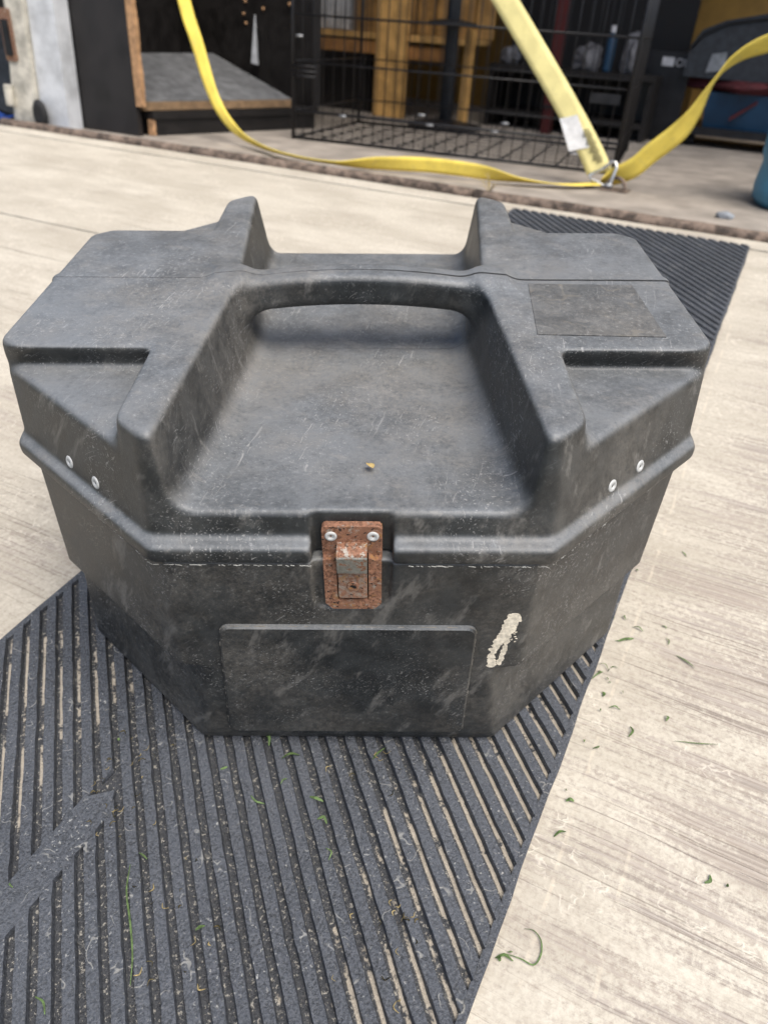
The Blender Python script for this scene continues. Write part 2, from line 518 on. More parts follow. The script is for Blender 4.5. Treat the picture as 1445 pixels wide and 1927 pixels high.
def ribbon(bm, pts, sides, width, thick, sub=8):
    """strap: centre line, half-width direction at each point"""
    c = catmull(pts, sub)
    w = catmull(sides, sub)
    rows = []
    for i, (p, s) in enumerate(zip(c, w)):
        p = Vector(p); s = Vector(s).normalized() * width / 2
        t = Vector(c[min(i + 1, len(c) - 1)]) - Vector(c[max(i - 1, 0)])
        n = t.cross(s).normalized() * thick / 2
        rows.append([bm.verts.new(v) for v in (p - s - n, p - s * .5 - n, p + s * .5 - n, p + s - n, p + s + n, p + s * .5 + n, p - s * .5 + n, p - s + n)])
    for A, B in zip(rows, rows[1:]):
        for k in range(8):
            bm.faces.new((A[k], A[(k + 1) % 8], B[(k + 1) % 8], B[k]))
    bm.faces.new(rows[0]); bm.faces.new(rows[-1][::-1])

# ---- signed-distance modelling for the moulded plastic
def smin(a, b, k):
    h = np.maximum(k - np.abs(a - b), 0) / k
    return np.minimum(a, b) - h * h * k * .25
def smax(a, b, k):
    h = np.maximum(k - np.abs(a - b), 0) / k
    return np.maximum(a, b) + h * h * k * .25

def surface_nets(F, lo, h):
    S = F < 0
    nx, ny, nz = F.shape
    c = np.zeros((nx - 1, ny - 1, nz - 1), np.int8)
    for i in (0, 1):
        for j in (0, 1):
            for k in (0, 1):
                c += S[i:nx - 1 + i, j:ny - 1 + j, k:nz - 1 + k]
    act = (c > 0) & (c < 8)
    idx = -np.ones(act.shape, np.int64)
    I = np.argwhere(act)
    idx[act] = np.arange(len(I))
    acc = np.zeros((len(I), 3)); cnt = np.zeros(len(I))
    corners = [(i, j, k) for i in (0, 1) for j in (0, 1) for k in (0, 1)]
    val = {q: F[I[:, 0] + q[0], I[:, 1] + q[1], I[:, 2] + q[2]] for q in corners}
    for a in corners:
        for ax in range(3):
            if a[ax] == 0:
                b = list(a); b[ax] = 1; b = tuple(b)
                va, vb = val[a], val[b]
                m = (va < 0) != (vb < 0)
                t = np.where(m, va / np.where(m, va - vb, 1), 0)
                p = np.array(a, float)[None, :].repeat(len(I), 0)
                p[:, ax] += t
                acc[m] += p[m]; cnt[m] += 1
    V = (I + acc / cnt[:, None]) * h + np.array(lo)
    quads = []
    for ax in range(3):
        sl0 = [slice(1, -1)] * 3; sl1 = [slice(1, -1)] * 3
        sl0[ax] = slice(0, F.shape[ax] - 1); sl1[ax] = slice(1, F.shape[ax])
        a, b = S[tuple(sl0)], S[tuple(sl1)]
        E = np.argwhere(a != b)
        flip = a[a != b]
        off = np.ones(3, int); off[ax] = 0
        E = E + off
        u, v = [(1, 2), (2, 0), (0, 1)][ax]
        du = np.zeros(3, int); du[u] = 1
        dv = np.zeros(3, int); dv[v] = 1
        g = lambda P: idx[P[:, 0], P[:, 1], P[:, 2]]
        q = np.stack([g(E - du - dv), g(E - dv), g(E), g(E - du)], 1)
        q[~flip] = q[~flip][:, ::-1]
        quads.append(q)
    Q = np.concatenate(quads)
    Q = Q[(Q >= 0).all(1)]
    return V, Q

def np_mesh(name, V, Q, mat, parent):
    me = bpy.data.meshes.new(name)
    me.vertices.add(len(V)); me.vertices.foreach_set('co', V.astype(np.float32).ravel())
    me.loops.add(Q.size); me.loops.foreach_set('vertex_index', Q.astype(np.int32).ravel())
    me.polygons.add(len(Q))
    me.polygons.foreach_set('loop_start', np.arange(0, Q.size, 4, dtype=np.int32))
    me.polygons.foreach_set('use_smooth', np.ones(len(Q), bool))
    me.update(calc_edges=True)
    me.validate()
    return link(name, me, mat, parent)

def grid(lo, hi, h):
    ax = [np.arange(a, b + h, h, dtype=np.float32) for a, b in zip(lo, hi)]
    return np.meshgrid(*ax, indexing='ij', sparse=True)

# ================================================================== SETTING
O = Vector((.8675, 1.7408, 0))
YAW = R(-26.5)
RAMP = Matrix.Translation(O) @ Matrix.Rotation(YAW, 4, 'Z')            # x across, y up the ramp, 0 at the hinge
TRL = RAMP @ Matrix.Rotation(R(-7.0), 4, 'X')                           # the trailer floor breaks from the ramp at the hinge

ground = bm = bmesh.new()
box(bm, -120, 120, -120, 120, -.62, -.60)
tag(bm_obj('ground', bm, M['soil']), kind='structure')

ramp = root('ramp', RAMP)
tag(ramp, kind='structure')
def sheet(x0, x1, y0, y1, z1=0.0, th=.018, mat='deck', name='plywood_sheet', wob=.0012):
    bm = bmesh.new()
    n = 60
    top = []
    for i in range(n + 1):
        x = x0 + (x1 - x0) * i / n
        top.append((bm.verts.new((x, y0 + rnd.uniform(-wob, wob), z1)), bm.verts.new((x, y1 + rnd.uniform(-wob, wob), z1)),
                    bm.verts.new((x, y1, z1 - th)), bm.verts.new((x, y0, z1 - th))))
    for A, B in zip(top, top[1:]):
        for k in range(4):
            bm.faces.new((A[k], B[k], B[(k + 1) % 4], A[(k + 1) % 4]))
    bm.faces.new(top[0]); bm.faces.new(top[-1][::-1])
    return bm_obj(name, bm, M[mat], ramp)
sheet(-3.2, -.302, -2.6, -.7005)
sheet(-3.2, -.302, -.6945, -.108)
sheet(-.298, 1.3, -2.6, -.108)
sheet(-3.2, 1.3, -.103, -.046, .001, wob=.002, name='edge_board')
bm = bmesh.new(); box(bm, -3.2, 1.3, -2.6, -.05, -.10, -.019)
bm_obj('ramp_frame', bm, M['grey_metal'], ramp)
# rusty hinge tube along the break
bm = bmesh.new()
for a, b in ((-2.42, -1.62), (-1.615, -.70), (-.695, .05), (.055, 1.2)):
    tube(bm, [(a + (b - a) * k / 12, -.028 + rnd.uniform(-.001, .001), .002 + rnd.uniform(-.001, .001)) for k in range(13)], .017, 8)
bm_obj('hinge_tube', bm, M['hinge'], ramp, smooth=True)

trailer = root('trailer', TRL)
tag(trailer, 'open trailer with black and ochre plywood walls behind the ramp', 'trailer')
def tshell(name, mat, b):
    bm = bmesh.new(); box(bm, *b)
    return bm_obj(name, bm, M[mat], trailer)
def tstruct(name, mat, *boxes, bevel=0.0):
    bm = bmesh.new()
    for b in boxes: box(bm, *b)
    o = bm_obj(name, bm, M[mat], None, bevel=bevel)
    o.matrix_world = TRL
    return tag(o, kind='structure')
tstruct('floor', 'tfloor', (-2.45, 1.25, .004, 2.6, -.03, 0.0))
tshell('back_wall', 'ply_wall', (-2.45, 1.25, 2.6, 2.64, -.03, 2.3))
tshell('side_wall', 'black_board', (-2.49, -2.452, .12, 2.64, -.03, 2.3))
tshell('roof', 'grey_metal', (-2.5, 1.3, .55, 2.66, 2.302, 2.34))

# ================================================================== RUBBER MAT
mat_root = root('rubber_mat', RAMP @ Matrix.Translation((-.008, -.11, 0)) @ Matrix.Rotation(-.0088, 4, 'Z') @ Matrix.Translation((.008, .11, 0)))
tag(mat_root, 'long black ribbed rubber mat lying under the black case on the ramp', 'mat')
MX0, MX1, MY0, MY1 = -.560, -.012, -2.35, -.105
BASE, TOP = .0032, .0098
bm = bmesh.new()
box(bm, MX0, MX1, MY0, MY1, .0012, BASE)
bm_obj('base_sheet', bm, M['rubber_dirt_shade'], mat_root)
ANG = R(45.5)
dirv = Vector((-math.sin(ANG), math.cos(ANG)))
nrm = Vector((math.cos(ANG), math.sin(ANG)))
PITCH, RIBW = .0163, .0111
BAND = [(-.340, -1.751), (-.329, -1.769), (-.331, -2.36), (-.357, -2.36), (-.359, -1.768)]
def clip_poly(poly, inside, inter):
    out = []
    for i, a in enumerate(poly):
        b = poly[(i + 1) % len(poly)]
        if inside(a):
            out.append(a)
            if not inside(b): out.append(inter(a, b))
        elif inside(b):
            out.append(inter(a, b))
    return out
def clip_half(poly, ax, v, keep_greater):
    def ins(p): return (p[ax] >= v) == keep_greater or p[ax] == v
    def inter(a, b):
        t = (v - a[ax]) / (b[ax] - a[ax])
        return (a[0] + (b[0] - a[0]) * t, a[1] + (b[1] - a[1]) * t)
    return clip_poly(poly, ins, inter)
def rib(poly):
    """polygon outline in ramp plan -> raised rib with a sloping shoulder and uneven edges"""
    bm = bmesh.new()
    cx = sum(p[0] for p in poly) / len(poly); cy = sum(p[1] for p in poly) / len(poly)
    lo = [bm.verts.new((x, y, BASE - .0006)) for x, y in poly]
    hi = []
    for x, y in poly:
        d = Vector((cx - x, cy - y)); s = d.dot(nrm)
        d = nrm * math.copysign(min(abs(s), .0011), s)
        j = rnd.uniform(-.00035, .00035)
        hi.append(bm.verts.new((x + d.x + nrm.x * j, y + d.y + nrm.y * j, TOP + rnd.uniform(-.0003, .0002))))
    n = len(poly)
    for i in range(n):
        j = (i + 1) % n
        bm.faces.new((lo[i], lo[j], hi[j], hi[i]))
    bm.faces.new(hi)
    bm_obj('rib', bm, M['rubber'], mat_root)
corners = [Vector((x, y)).dot(nrm) for x in (MX0, MX1) for y in (MY0, MY1)]
k = 0
s = min(corners)
while s < max(corners):
    s0, s1 = s, s + RIBW
    s += PITCH
    A, B = [], []
    L0, L1 = -2.0, 1.6
    step = .012
    m_ = int((L1 - L0) / step)
    for q in range(m_ + 1):
        t = L0 + step * q
        A.append(tuple(nrm * (s0 + rnd.gauss(0, .0002)) + dirv * t))
        B.append(tuple(nrm * (s1 + rnd.gauss(0, .0002)) + dirv * t))
    poly = A + B[::-1]
    for ax, v, g in ((0, MX0 + .001, True), (0, MX1 - .001, False), (1, MY0, True), (1, MY1 - .001, False)):
        if len(poly) > 2: poly = clip_half(poly, ax, v, g)
    if len(poly) < 3: continue
    # ribs stop either side of the smooth band
    if (s0 + .5 * RIBW - nrm.x * -.344) / nrm.y > -1.747:
        rib(poly)
    else:
        for pp in (clip_half(poly, 0, -.356, False), clip_half(poly, 0, -.334, True)):
            if len(pp) > 2: rib(pp)
bm = bmesh.new()
prism(bm, [(x, y, BASE) for x, y in BAND], (0, 0, TOP - BASE + .0003))
bm_obj('smooth_band', bm, M['rubber'], mat_root, bevel=.0008)
bm = bmesh.new()
yy = [MY0 + (MY1 - MY0) * i / 90 for i in range(91)]
o_ = [(MX1 + rnd.uniform(-.0008, .0012) + .004, y) for y in yy]
i_ = [(MX1 - .0015, y) for y in yy]
prism(bm, [(x, y, .001) for x, y in o_ + i_[::-1]], (0, 0, .0058))
bm_obj('edge_strip', bm, M['rubber'], mat_root)
bm = bmesh.new()
o_ = [(MX0 - .005 + rnd.uniform(-.0006, .0006), y) for y in yy]
i_ = [(MX0 + .0015, y) for y in yy]
prism(bm, [(x, y, .001) for x, y in o_ + i_[::-1]], (0, 0, .0072))
bm_obj('edge_strip', bm, M['rubber'], mat_root)

# ================================================================== BLACK CASE
def rrect0(x0, x1, z0, z1, r, n=4):
    out = []
    for cx, cz, a0 in ((x1 - r, z1 - r, 0), (x0 + r, z1 - r, 90), (x0 + r, z0 + r, 180), (x1 - r, z0 + r, 270)):
        for k in range(n + 1):
            a = R(a0 + 90 * k / n)
            out.append((cx + r * math.cos(a), cz + r * math.sin(a)))
    return out
BOX = Matrix.Translation((-.0222, .640, 0)) @ Matrix.Rotation(R(0.0), 4, 'Z')
case = root('storage_case', BOX)
tag(case, 'large scuffed black moulded plastic case with carry handle and rusty front latch', 'case')

# ---- lid
h = .0016
lo, hi = (-.297, -.297, .232), (.297, .297, .358)
x, y, z = grid(lo, hi, h)
ax_, ay_ = np.abs(x), np.abs(y)
dz = .337 - z
side = ax_ - (.2765 - dz * .06)
cham = .685 * ax_ + .728 * ay_ - (.2725 + dz * .165)
front = (ay_ - (.2475 + dz * .19)) * .982
L = smax(smax(side, cham, .004), front, .0045)
L = smax(L, z - .3375, .0065)
L = smax(L, .2465 - z, .003)
wbay = .0995 + .072 * ay_ + .14 * (z - .272)
zf = .269 + np.where(y < 0, .013, -.004) * (ay_ / .25) ** 2
bay = smax(ax_ - wbay, zf - z, .019)
L = smax(L, -bay, .0065)
rec = smax(smax(.157 - ax_, .1205 - ay_ + (z - .318) * .55, .006), .3175 - z, .011)
L = smax(L, -rec, .0075)
zc = .3225 + .009 * (1 - (x / .11) ** 2)
qy = np.abs(y - .006) - .009
qz = np.abs(z - zc) - .006
bar = np.sqrt(np.maximum(qy, 0) ** 2 + np.maximum(qz, 0) ** 2) + np.minimum(np.maximum(qy, qz), 0) - .0085
bar = np.maximum(bar, ax_ - .122)
L = smin(L, bar, .026)
octb = smax(smax(ax_ - .2760, .685 * ax_ + .728 * ay_ - .2932, .004), ay_ - .2730, .004)
band = smax(octb, np.abs(z - .2538) - .0080, .0065)
band = smax(band, .2465 - z, .002)
L = smin(L, band, .006)
notch = smax(np.abs(x - .0005) - .0275, y + .2565, .004)
L = smax(L, -notch, .004)
# small flash bumps where the moulding seam reaches each side
fl = np.sqrt((ax_ - .2745) ** 2 + ((y - .008) * .6) ** 2 + (z - .333) ** 2) - .004
L = smin(L, fl, .003)
V, Q = surface_nets(L.astype(np.float32), lo, h)
lid = np_mesh('lid', V, Q, M['lid'], case)

# ---- body
h = .0019
lo, hi = (-.29, -.29, .004), (.29, .29, .251)
x, y, z = grid(lo, hi, h)
x = x + .0100 * (1 - z / .25)
ax_, ay_ = np.abs(x), np.abs(y)
side = ax_ - (.266 + .0 * z)
t = np.clip((z - .121) / .005, 0, 1)
Cc = (.2752 - .0062 * np.clip(z / .12, 0, 1)) * (1 - t) + .2845 * t
cham = .685 * ax_ + .728 * ay_ - Cc
foot = np.clip((.0215 - z) / .003, 0, 1) * .0022
front = ay_ - (.2550 + z * .0545 - foot)
B = smax(smax(side, cham, .0035), front, .0035)
B = smax(B, .0098 - z, .006)
B = smax(B, z - .2448, .002)
pk = smax(smax(np.abs(x - .0005) - .0280, .1965 - z, .014), y + (.2550 + z * .0545) - .0035, .003)
B = smax(B, -pk, .003)
V, Q = surface_nets(B.astype(np.float32), lo, h)
body = np_mesh('body', V, Q, M['body'], case)
del x, y, z, L, B, side, cham, front, pk, octb, band, bay, rec, bar, notch

# ---- raised panel on the front
def fy(z_): return -(.2550 + z_ * .0545)
bm = bmesh.new()
out_ = []
for (px, pz) in rrect0(-.0975, .0975, .0310, .1775, .007, 5):
    px = px * (1 + (.1775 - pz) * .38) - .0015 - .0100 * (1 - pz / .25)
    out_.append((px, pz))
a_ = [bm.verts.new((px, fy(pz) + .001, pz)) for px, pz in out_]
b_ = [bm.verts.new((px, fy(pz) - .0026, pz)) for px, pz in out_]
cx_ = sum(p[0] for p in out_) / len(out_)
c_ = [bm.verts.new((cx_ + (px - cx_) * .985, fy(pz) - .0040, .1043 + (pz - .1043) * .980)) for px, pz in out_]
for A_, B_ in ((a_, b_), (b_, c_)):
    for k in range(len(A_)):
        q = (k + 1) % len(A_)
        bm.faces.new((A_[k], A_[q], B_[q], B_[k]))
bm.faces.new(c_)
bm_obj('front_panel', bm, M['panel'], body)
# pale grime lodged along the panel edge
bm = bmesh.new()
for k in range(len(out_)):
    p0, p1 = out_[k], out_[(k + 1) % len(out_)]
    n_ = max(1, int(math.dist(p0, p1) / .004))
    for q in range(n_):
        if rnd.random() < .55: continue
        t0, t1 = q / n_, (q + rnd.uniform(.5, 1.3)) / n_
        g0 = [p0[i] + (p1[i] - p0[i]) * t0 for i in (0, 1)]
        g1 = [p0[i] + (p1[i] - p0[i]) * t1 for i in (0, 1)]
        tube(bm, [(g0[0], fy(g0[1]) - .0024, g0[1]), (g1[0], fy(g1[1]) - .0024, g1[1])], rnd.uniform(.0002, .00045), 4)
tag(bm_obj('edge_grime', bm, M['grime'], body), kind='stuff')

# ---- faded label rectangle on the right of the lid
bm = bmesh.new()
prism(bm, [(.1487, -.006, .33775), (.2400, -.008, .33775), (.2415, -.1085, .33775), (.1415, -.1055, .33775)], (0, 0, .00035))
tag(bm_obj('label_film', bm, M['patch'], lid), 'dark rectangle of old label film on the lid')

# ---- pop rivets on the slanting lid corners
def rivet_mesh(r):
    bm = bmesh.new()
    lathe(bm, [(r * 1.0, 0), (r, r * .12), (r * .86, r * .24), (r * .48, r * .28), (r * .42, r * .16), (r * .30, r * .10), (r * .18, r * .02)], 18)
    bmesh.ops.recalc_face_normals(bm, faces=bm.faces[:])
    me = bpy.data.meshes.new('rivet'); bm.to_mesh(me); bm.free()
    me.materials.append(M['rivet'])
    for p in me.polygons: p.use_smooth = True
    return me
rv = rivet_mesh(.0050)
for (px, py, pz) in ((-.215, -.1857, .2707), (-.1874, -.2116, .2709), (.215, -.1859, .2700), (.188, -.2111, .2705)):
    n_ = Vector((math.copysign(.685, px), -.728, .165)).normalized()
    gap = .685 * abs(px) + .728 * abs(py) - (.2725 + (.337 - pz) * .165)
    o = link('rivet', rv, None, lid)
    o.matrix_local = Matrix.Translation(Vector((px, py, pz)) - n_ * (gap + .0004)) @ n_.to_track_quat('Z', 'Y').to_matrix().to_4x4()

# ---- latch
latch = root('latch')
latch.parent = case
latch.location = (.0005, 0, 0)
tag(latch, 'rusty steel draw latch with key lock')
def plate_xz(name, pts, y0, y1, mat, bevel, parent=latch, smooth=False):
    bm = bmesh.new()
    prism(bm, [(px, y0, pz) for px, pz in pts], (0, y1 - y0, 0))
    return bm_obj(name, bm, M[mat], parent, bevel=bevel, seg=3, smooth=smooth)
rrect = rrect0
plate_xz('strike_plate', rrect(-.0207, .0207, .243, .2738, .0032), -.2570, -.2632, 'rust', .0008)
plate_xz('base_frame', [(-.0203, .2485), (-.0203, .2052), (-.0150, .1992), (.0150, .1992), (.0203, .2052), (.0203, .2485),
                        (.0150, .2480), (.0112, .2505), (.0112, .2085), (-.0112, .2085), (-.0112, .2505), (-.0150, .2480)],
         -.2620, -.2686, 'rust', .0009)
plate_xz('shade_plate', [(-.0112, .2082), (.0112, .2082), (.0112, .25), (-.0112, .25)], -.2621, -.2640, 'hole', 0)  # near-black sheet standing for the shade behind the lever
lv = plate_xz('lever', rrect(-.0102, .0102, .2122, .2445, .0018), -.2642, -.2700, 'rust_patina', .0007)
def prof_x(name, pts, hx, mat, bevel):
    bm = bmesh.new()
    prism(bm, [(-hx, py, pz) for py, pz in pts], (2 * hx, 0, 0))
    return bm_obj(name, bm, M[mat], latch, bevel=bevel, seg=2, angle=50)
prof_x('hook', [(-.2625, .2520), (-.2625, .2600), (-.2690, .2614), (-.2730, .2608), (-.2755, .2592), (-.2762, .2578), (-.2745, .2570), (-.2660, .2530)], .0103, 'rust_bare', .0012)
prof_x('hook_cap', [(-.2655, .2420), (-.2655, .2532), (-.2744, .2572), (-.2766, .2580), (-.2772, .2570), (-.2754, .2420)], .0103, 'steel', .0007)
bm = bmesh.new()
lathe(bm, [(.0042, 0), (.0042, .0010), (.0038, .0014), (.0001, .0012)], 20, Matrix.Translation((0, -.2699, .2248)) @ Matrix.Rotation(R(90), 4, 'X'))
cyl = bm_obj('lock_cylinder', bm, M['rust'], latch, smooth=False)
bm = bmesh.new()
prism(bm, [(-.0020, -.2713, .2254), (-.0008, -.2713, .2266), (.0009, -.2713, .2262), (.0024, -.2713, .2250), (.0027, -.2713, .2236), (.0010, -.2713, .2234), (-.0006, -.2713, .2246)], (0, -.0003, 0))
bm_obj('keyhole', bm, M['hole'], cyl)
rv2 = rivet_mesh(.0042)
for px in (-.0144, .0143):
    o = link('rivet', rv2, None, latch)
    o.matrix_local = Matrix.Translation((px, -.2631, .2655)) @ Matrix.Rotation(R(90), 4, 'X')

# ---- smear of cream paint on the front
def blob(bm, cx, cz, rx, rz, rot, thick, n=14):
    pts = []
    for k in range(n):
        a = 2 * math.pi * k / n
        j = rnd.uniform(.80, 1.12)
        u, v = rx * math.cos(a) * j, rz * math.sin(a) * j
        px = cx + u * math.cos(rot) - v * math.sin(rot)
        pz = cz + u * math.sin(rot) + v * math.cos(rot)
        pts.append((px, -(.2550 + pz * .0545) + .0002, pz))
    prism(bm, pts, (0, -thick, 0))
bm = bmesh.new()
path1 = [(.1195, .186), (.1185, .181), (.1172, .175), (.1160, .169), (.1140, .163), (.1120, .158), (.1098, .152), (.1083, .146), (.1078, .139), (.1083, .132), (.1092, .128)]
for i, (px, pz) in enumerate(path1):
    w = .0056 if i < 3 else (.0042 if i < 6 else .0028)
    for q in range(9):
        blob(bm, px + rnd.uniform(-.0012, .0012), pz + rnd.uniform(-.002, .002), w * rnd.uniform(.5, 1.0), w * rnd.uniform(.6, 1.2), rnd.uniform(0, 3), rnd.uniform(.0003, .0005))
for i, (px, pz) in enumerate([(.1180, .164), (.1180, .157), (.1174, .150), (.1168, .143), (.1160, .136), (.1152, .130)]):
    for q in range(2):
        blob(bm, px + rnd.uniform(-.0008, .0008), pz + rnd.uniform(-.002, .002), .0021, .0042 * rnd.uniform(.6, 1), rnd.uniform(-.4, .4), rnd.uniform(.0003, .0005))
for q in range(16):
    blob(bm, .1215 + rnd.uniform(-.005, .004), .168 + rnd.uniform(-.012, .012), .0007, .0011, rnd.uniform(0, 3), .0003, 6)
tag(bm_obj('paint_smear', bm, M['paint'], body, bevel=0), 'dried smear of cream paint')

# ---- ragged pale flash under the lid rim
bm = bmesh.new()
def flash(a, b, n):
    for i in range(n):
        t = rnd.random()
        p = Vector(a).lerp(Vector(b), t)
        d = (Vector(b) - Vector(a)).normalized()
        l = rnd.uniform(.0008, .0045)
        q = p + d * l + Vector((rnd.uniform(-.0004, .0004), rnd.uniform(-.0008, .0002), rnd.uniform(-.0010, .0006)))
        tube(bm, [p, q], rnd.uniform(.0001, .0003), 4)
flash((-.137, -.2722, .2464), (-.028, -.2722, .2464), 34)
flash((.033, -.2722, .2464), (.135, -.2722, .2464), 34)
flash((-.137, -.2722, .2464), (-.262, -.152, .2464), 50)
flash((.137, -.2722, .2464), (.262, -.152, .2464), 34)
tag(bm_obj('rim_flash', bm, M['flash'], lid), kind='stuff')

# ================================================================== TRAILER CONTENTS (trailer-local metres)
def tthing(name, label, cat, group=None, off=(0, 0, 0)):
    r = root(name, TRL @ Matrix.Translation(off))
    return tag(r, label, cat, group)
def tpart(name, mat, parent, *boxes, bevel=0.0, kind=None):
    bm = bmesh.new()
    for b in boxes: box(bm, *b)
    return bm_obj(name, bm, M[mat], parent, bevel=bevel)

# ---- door post at the left of the opening
dp = root('door_post'); dp.parent = trailer
tag(dp, 'pale grey steel door post with rust at the left of the opening')
bm = bmesh.new()
def lean(z): return .10 * z
prism(bm, [(-2.287, .02, .0), (-2.165, .02, .0), (-2.150, .02, .5), (-2.12, .02, 1.9), (-2.20, .02, 1.9), (-2.262, .02, .4)], (0, .06, 0))
bm_obj('channel', bm, M['post'], dp, bevel=.006)
bm = bmesh.new()
prism(bm, [(-2.400, .0, -.01), (-2.292, .0, -.01), (-2.266, .0, .4), (-2.21, .0, 1.9), (-2.29, .0, 1.9), (-2.335, .0, .4)], (0, .07, 0))
bm_obj('flange', bm, M['cream_post'], dp, bevel=.008)
bm = bmesh.new()
prism(bm, rr := [(px, -.006, pz) for px, pz in rrect(-2.372, -2.325, .185, .33, .008)], (0, .012, 0))
br = bm_obj('lock_plate', bm, M['rust_dark'], dp, bevel=.003)
bm = bmesh.new()
prism(bm, [(px, -.012, pz) for px, pz in rrect(-2.362, -2.336, .20, .30, .006)], (0, .012, 0))
bm_obj('keeper', bm, M['wire'], dp, bevel=.003)
bm = bmesh.new()
tube(bm, [(-2.385, -.012, .055), (-2.383, -.012, .115)], .015, 10)
bm_obj('hinge_barrel', bm, M['cream_post'], dp, smooth=False)
bm = bmesh.new()
lathe(bm, [(.03, 0), (.03, .008), (.02, .014), (.012, .010)], 18, Matrix.Translation((-2.262, -.002, .038)) @ Matrix.Rotation(R(90), 4, 'X') @ Matrix.Scale(1.5, 4, (0, 1, 0)))
bm_obj('rubber_bumper', bm, M['tyre'], dp, smooth=True)

# ---- open black cabinet along the left wall
cb = tthing('open_cabinet', 'black wooden cabinet with open front and grey sloping board inside', 'cabinet')
bm = bmesh.new(); box(bm, -2.42, -1.925, .085, .105, .001, 1.3)
bm_obj('side_panel', bm, M['black_board'], cb)
bm = bmesh.new()
n_ = 40
prof = [(.0, .005 + rnd.uniform(-.0015, .0015)) for _ in range(n_ + 1)]
L_ = [(-1.9245, .086, .088 + 1.2 * i / n_) for i in range(n_ + 1)]
R_ = [(-1.898 + rnd.uniform(-.0025, .0025), .086, .088 + 1.2 * i / n_) for i in range(n_ + 1)]
prism(bm, L_ + R_[::-1], (0, .018, 0))
bm_obj('raw_edge', bm, M['raw_edge'], cb)
# plinth running back along the front
def along(t, dx=0.0, z=0.0):        # point on the cabinet front line
    return (-1.900 + .31 * t + dx, .140 + .95 * t, z)
def plinth(name, t0, t1, d0, d1, z0, z1, mat, bevel=.002):
    bm = bmesh.new()
    prism(bm, [along(t0, d0, z0), along(t1, d0, z0), along(t1, d1, z0), along(t0, d1, z0)], (0, 0, z1 - z0))
    return bm_obj(name, bm, M[mat], cb, bevel=bevel)
plinth('plinth', .0, .70, -.40, .0, .002, .050, 'black_wood')
plinth('plinth_moulding', -.01, .71, -.40, .008, .0505, .074, 'black_wood', .006)
plinth('board_lipping', -.035, .60, -.012, .0, .076, .100, 'lipping')
plinth('corner_batten', -.012, .0, -.018, .002, .002, .049, 'raw_edge')
bm = bmesh.new()
prism(bm, [along(-.035, -.013, .098), along(.60, -.013, .098), (-2.20, .86, .215), (-2.20, .33, .215)], (0, 0, .004))
bm_obj('sloping_board', bm, M['felt'], cb)
bm = bmesh.new(); box(bm, -2.42, -2.40, .106, 1.0, .001, 1.3); bm_obj('back_panel', bm, M['black_wood'], cb)
bm = bmesh.new()
prism(bm, [(-2.40, .90, .001), (-1.69, .80, .0755), (-1.69, .80, 1.3), (-2.40, .90, 1.3)], (.02, .02, 0))
fs = bm_obj('side_panel', bm, M['black_wood'], cb)
for px, pz in ((-2.02, .40), (-2.03, .36), (-1.93, .38), (-1.80, .40), (-1.79, .36), (-1.79, .33), (-2.02, .33)):
    bm = bmesh.new()
    lathe(bm, [(.006, 0), (.005, .004), (.002, .006)], 8, Matrix.Translation((px, .80 + (-1.69 - px) * .1408 - .001, pz)) @ Matrix.Rotation(R(90), 4, 'X'))
    bm_obj('screw_head', bm, M['raw_edge'], fs)
bm = bmesh.new()
prism(bm, [(-1.985, .82, .20), (-1.955, .82, .195), (-1.962, .82, .36)], (0, .006, 0))
bm_obj('bright_offcut', bm, M['post'], cb)

# ---- wire crate
CR = TRL @ Matrix.Translation((-1.576, .48, 0)) @ Matrix.Rotation(math.atan2(.146, 1.105), 4, 'Z')
crate = root('wire_crate', CR)
tag(crate, 'black wire dog crate standing on the trailer floor behind the yellow straps', 'crate')
W_, D_, H_ = 1.114, .66, .76
def wire_panel(name, p0, p1, vert, z0, z1, zs, r=.0016, thick=.0028, skip=None):
    bm = bmesh.new()
    p0, p1 = Vector(p0), Vector(p1)
    n = int((p1 - p0).length / vert)
    for i in range(n + 1):
        p = p0.lerp(p1, i / n)
        tube(bm, [(p.x, p.y, z0), (p.x, p.y, z1)], r, 5)
    for z in zs:
        tube(bm, [(p0.x, p0.y, z), (p1.x, p1.y, z)], thick, 5)
    return tag(bm_obj(name, bm, M['wire'], crate, smooth=True), kind='stuff')
zs = [.004, .09, .237, .370, .50, .63, .755]
wire_panel('front_panel', (0, 0, 0), (W_, 0, 0), .037, .004, H_, zs)
wire_panel('back_panel', (0, D_, 0), (W_, D_, 0), .037, .004, H_, zs)
wire_panel('end_panel', (0, 0, 0), (0, D_, 0), .030, .004, H_, zs)
wire_panel('end_panel', (W_, 0, 0), (W_, D_, 0), .030, .004, H_, zs)
bm = bmesh.new()
for i in range(13):
    tube(bm, [(W_ * i / 12, 0, .006), (W_ * i / 12, D_, .006)], .0022, 5)
for i in range(9):
    tube(bm, [(0, D_ * i / 8, .009), (W_, D_ * i / 8, .009)], .0022, 5)
tag(bm_obj('floor_grid', bm, M['wire'], crate, smooth=True), kind='stuff')
for cx, cy in ((0, 0), (W_, 0), (0, D_), (W_, D_)):
    bm = bmesh.new(); tube(bm, [(cx, cy, .0), (cx, cy, H_)], .007, 6)
    bm_obj('corner_rod', bm, M['wire'], crate, smooth=True)
bm = bmesh.new()
tube(bm, [(.02, -.004, .09), (W_, -.004, .09)], .005, 6)
bm_obj('pan_rail', bm, M['wire'], crate, smooth=True)
for px, pz in ((.19, .088), (.50, .088), (.47, .115), (.985, .05), (.72, .088), (.75, .115), (.03, .31)):
    bm = bmesh.new(); tube(bm, [(px - .013, -.009, pz), (px + .011, -.009, pz)], .0042, 6)
    bm_obj('clip', bm, M['grey_metal'], crate, smooth=True)
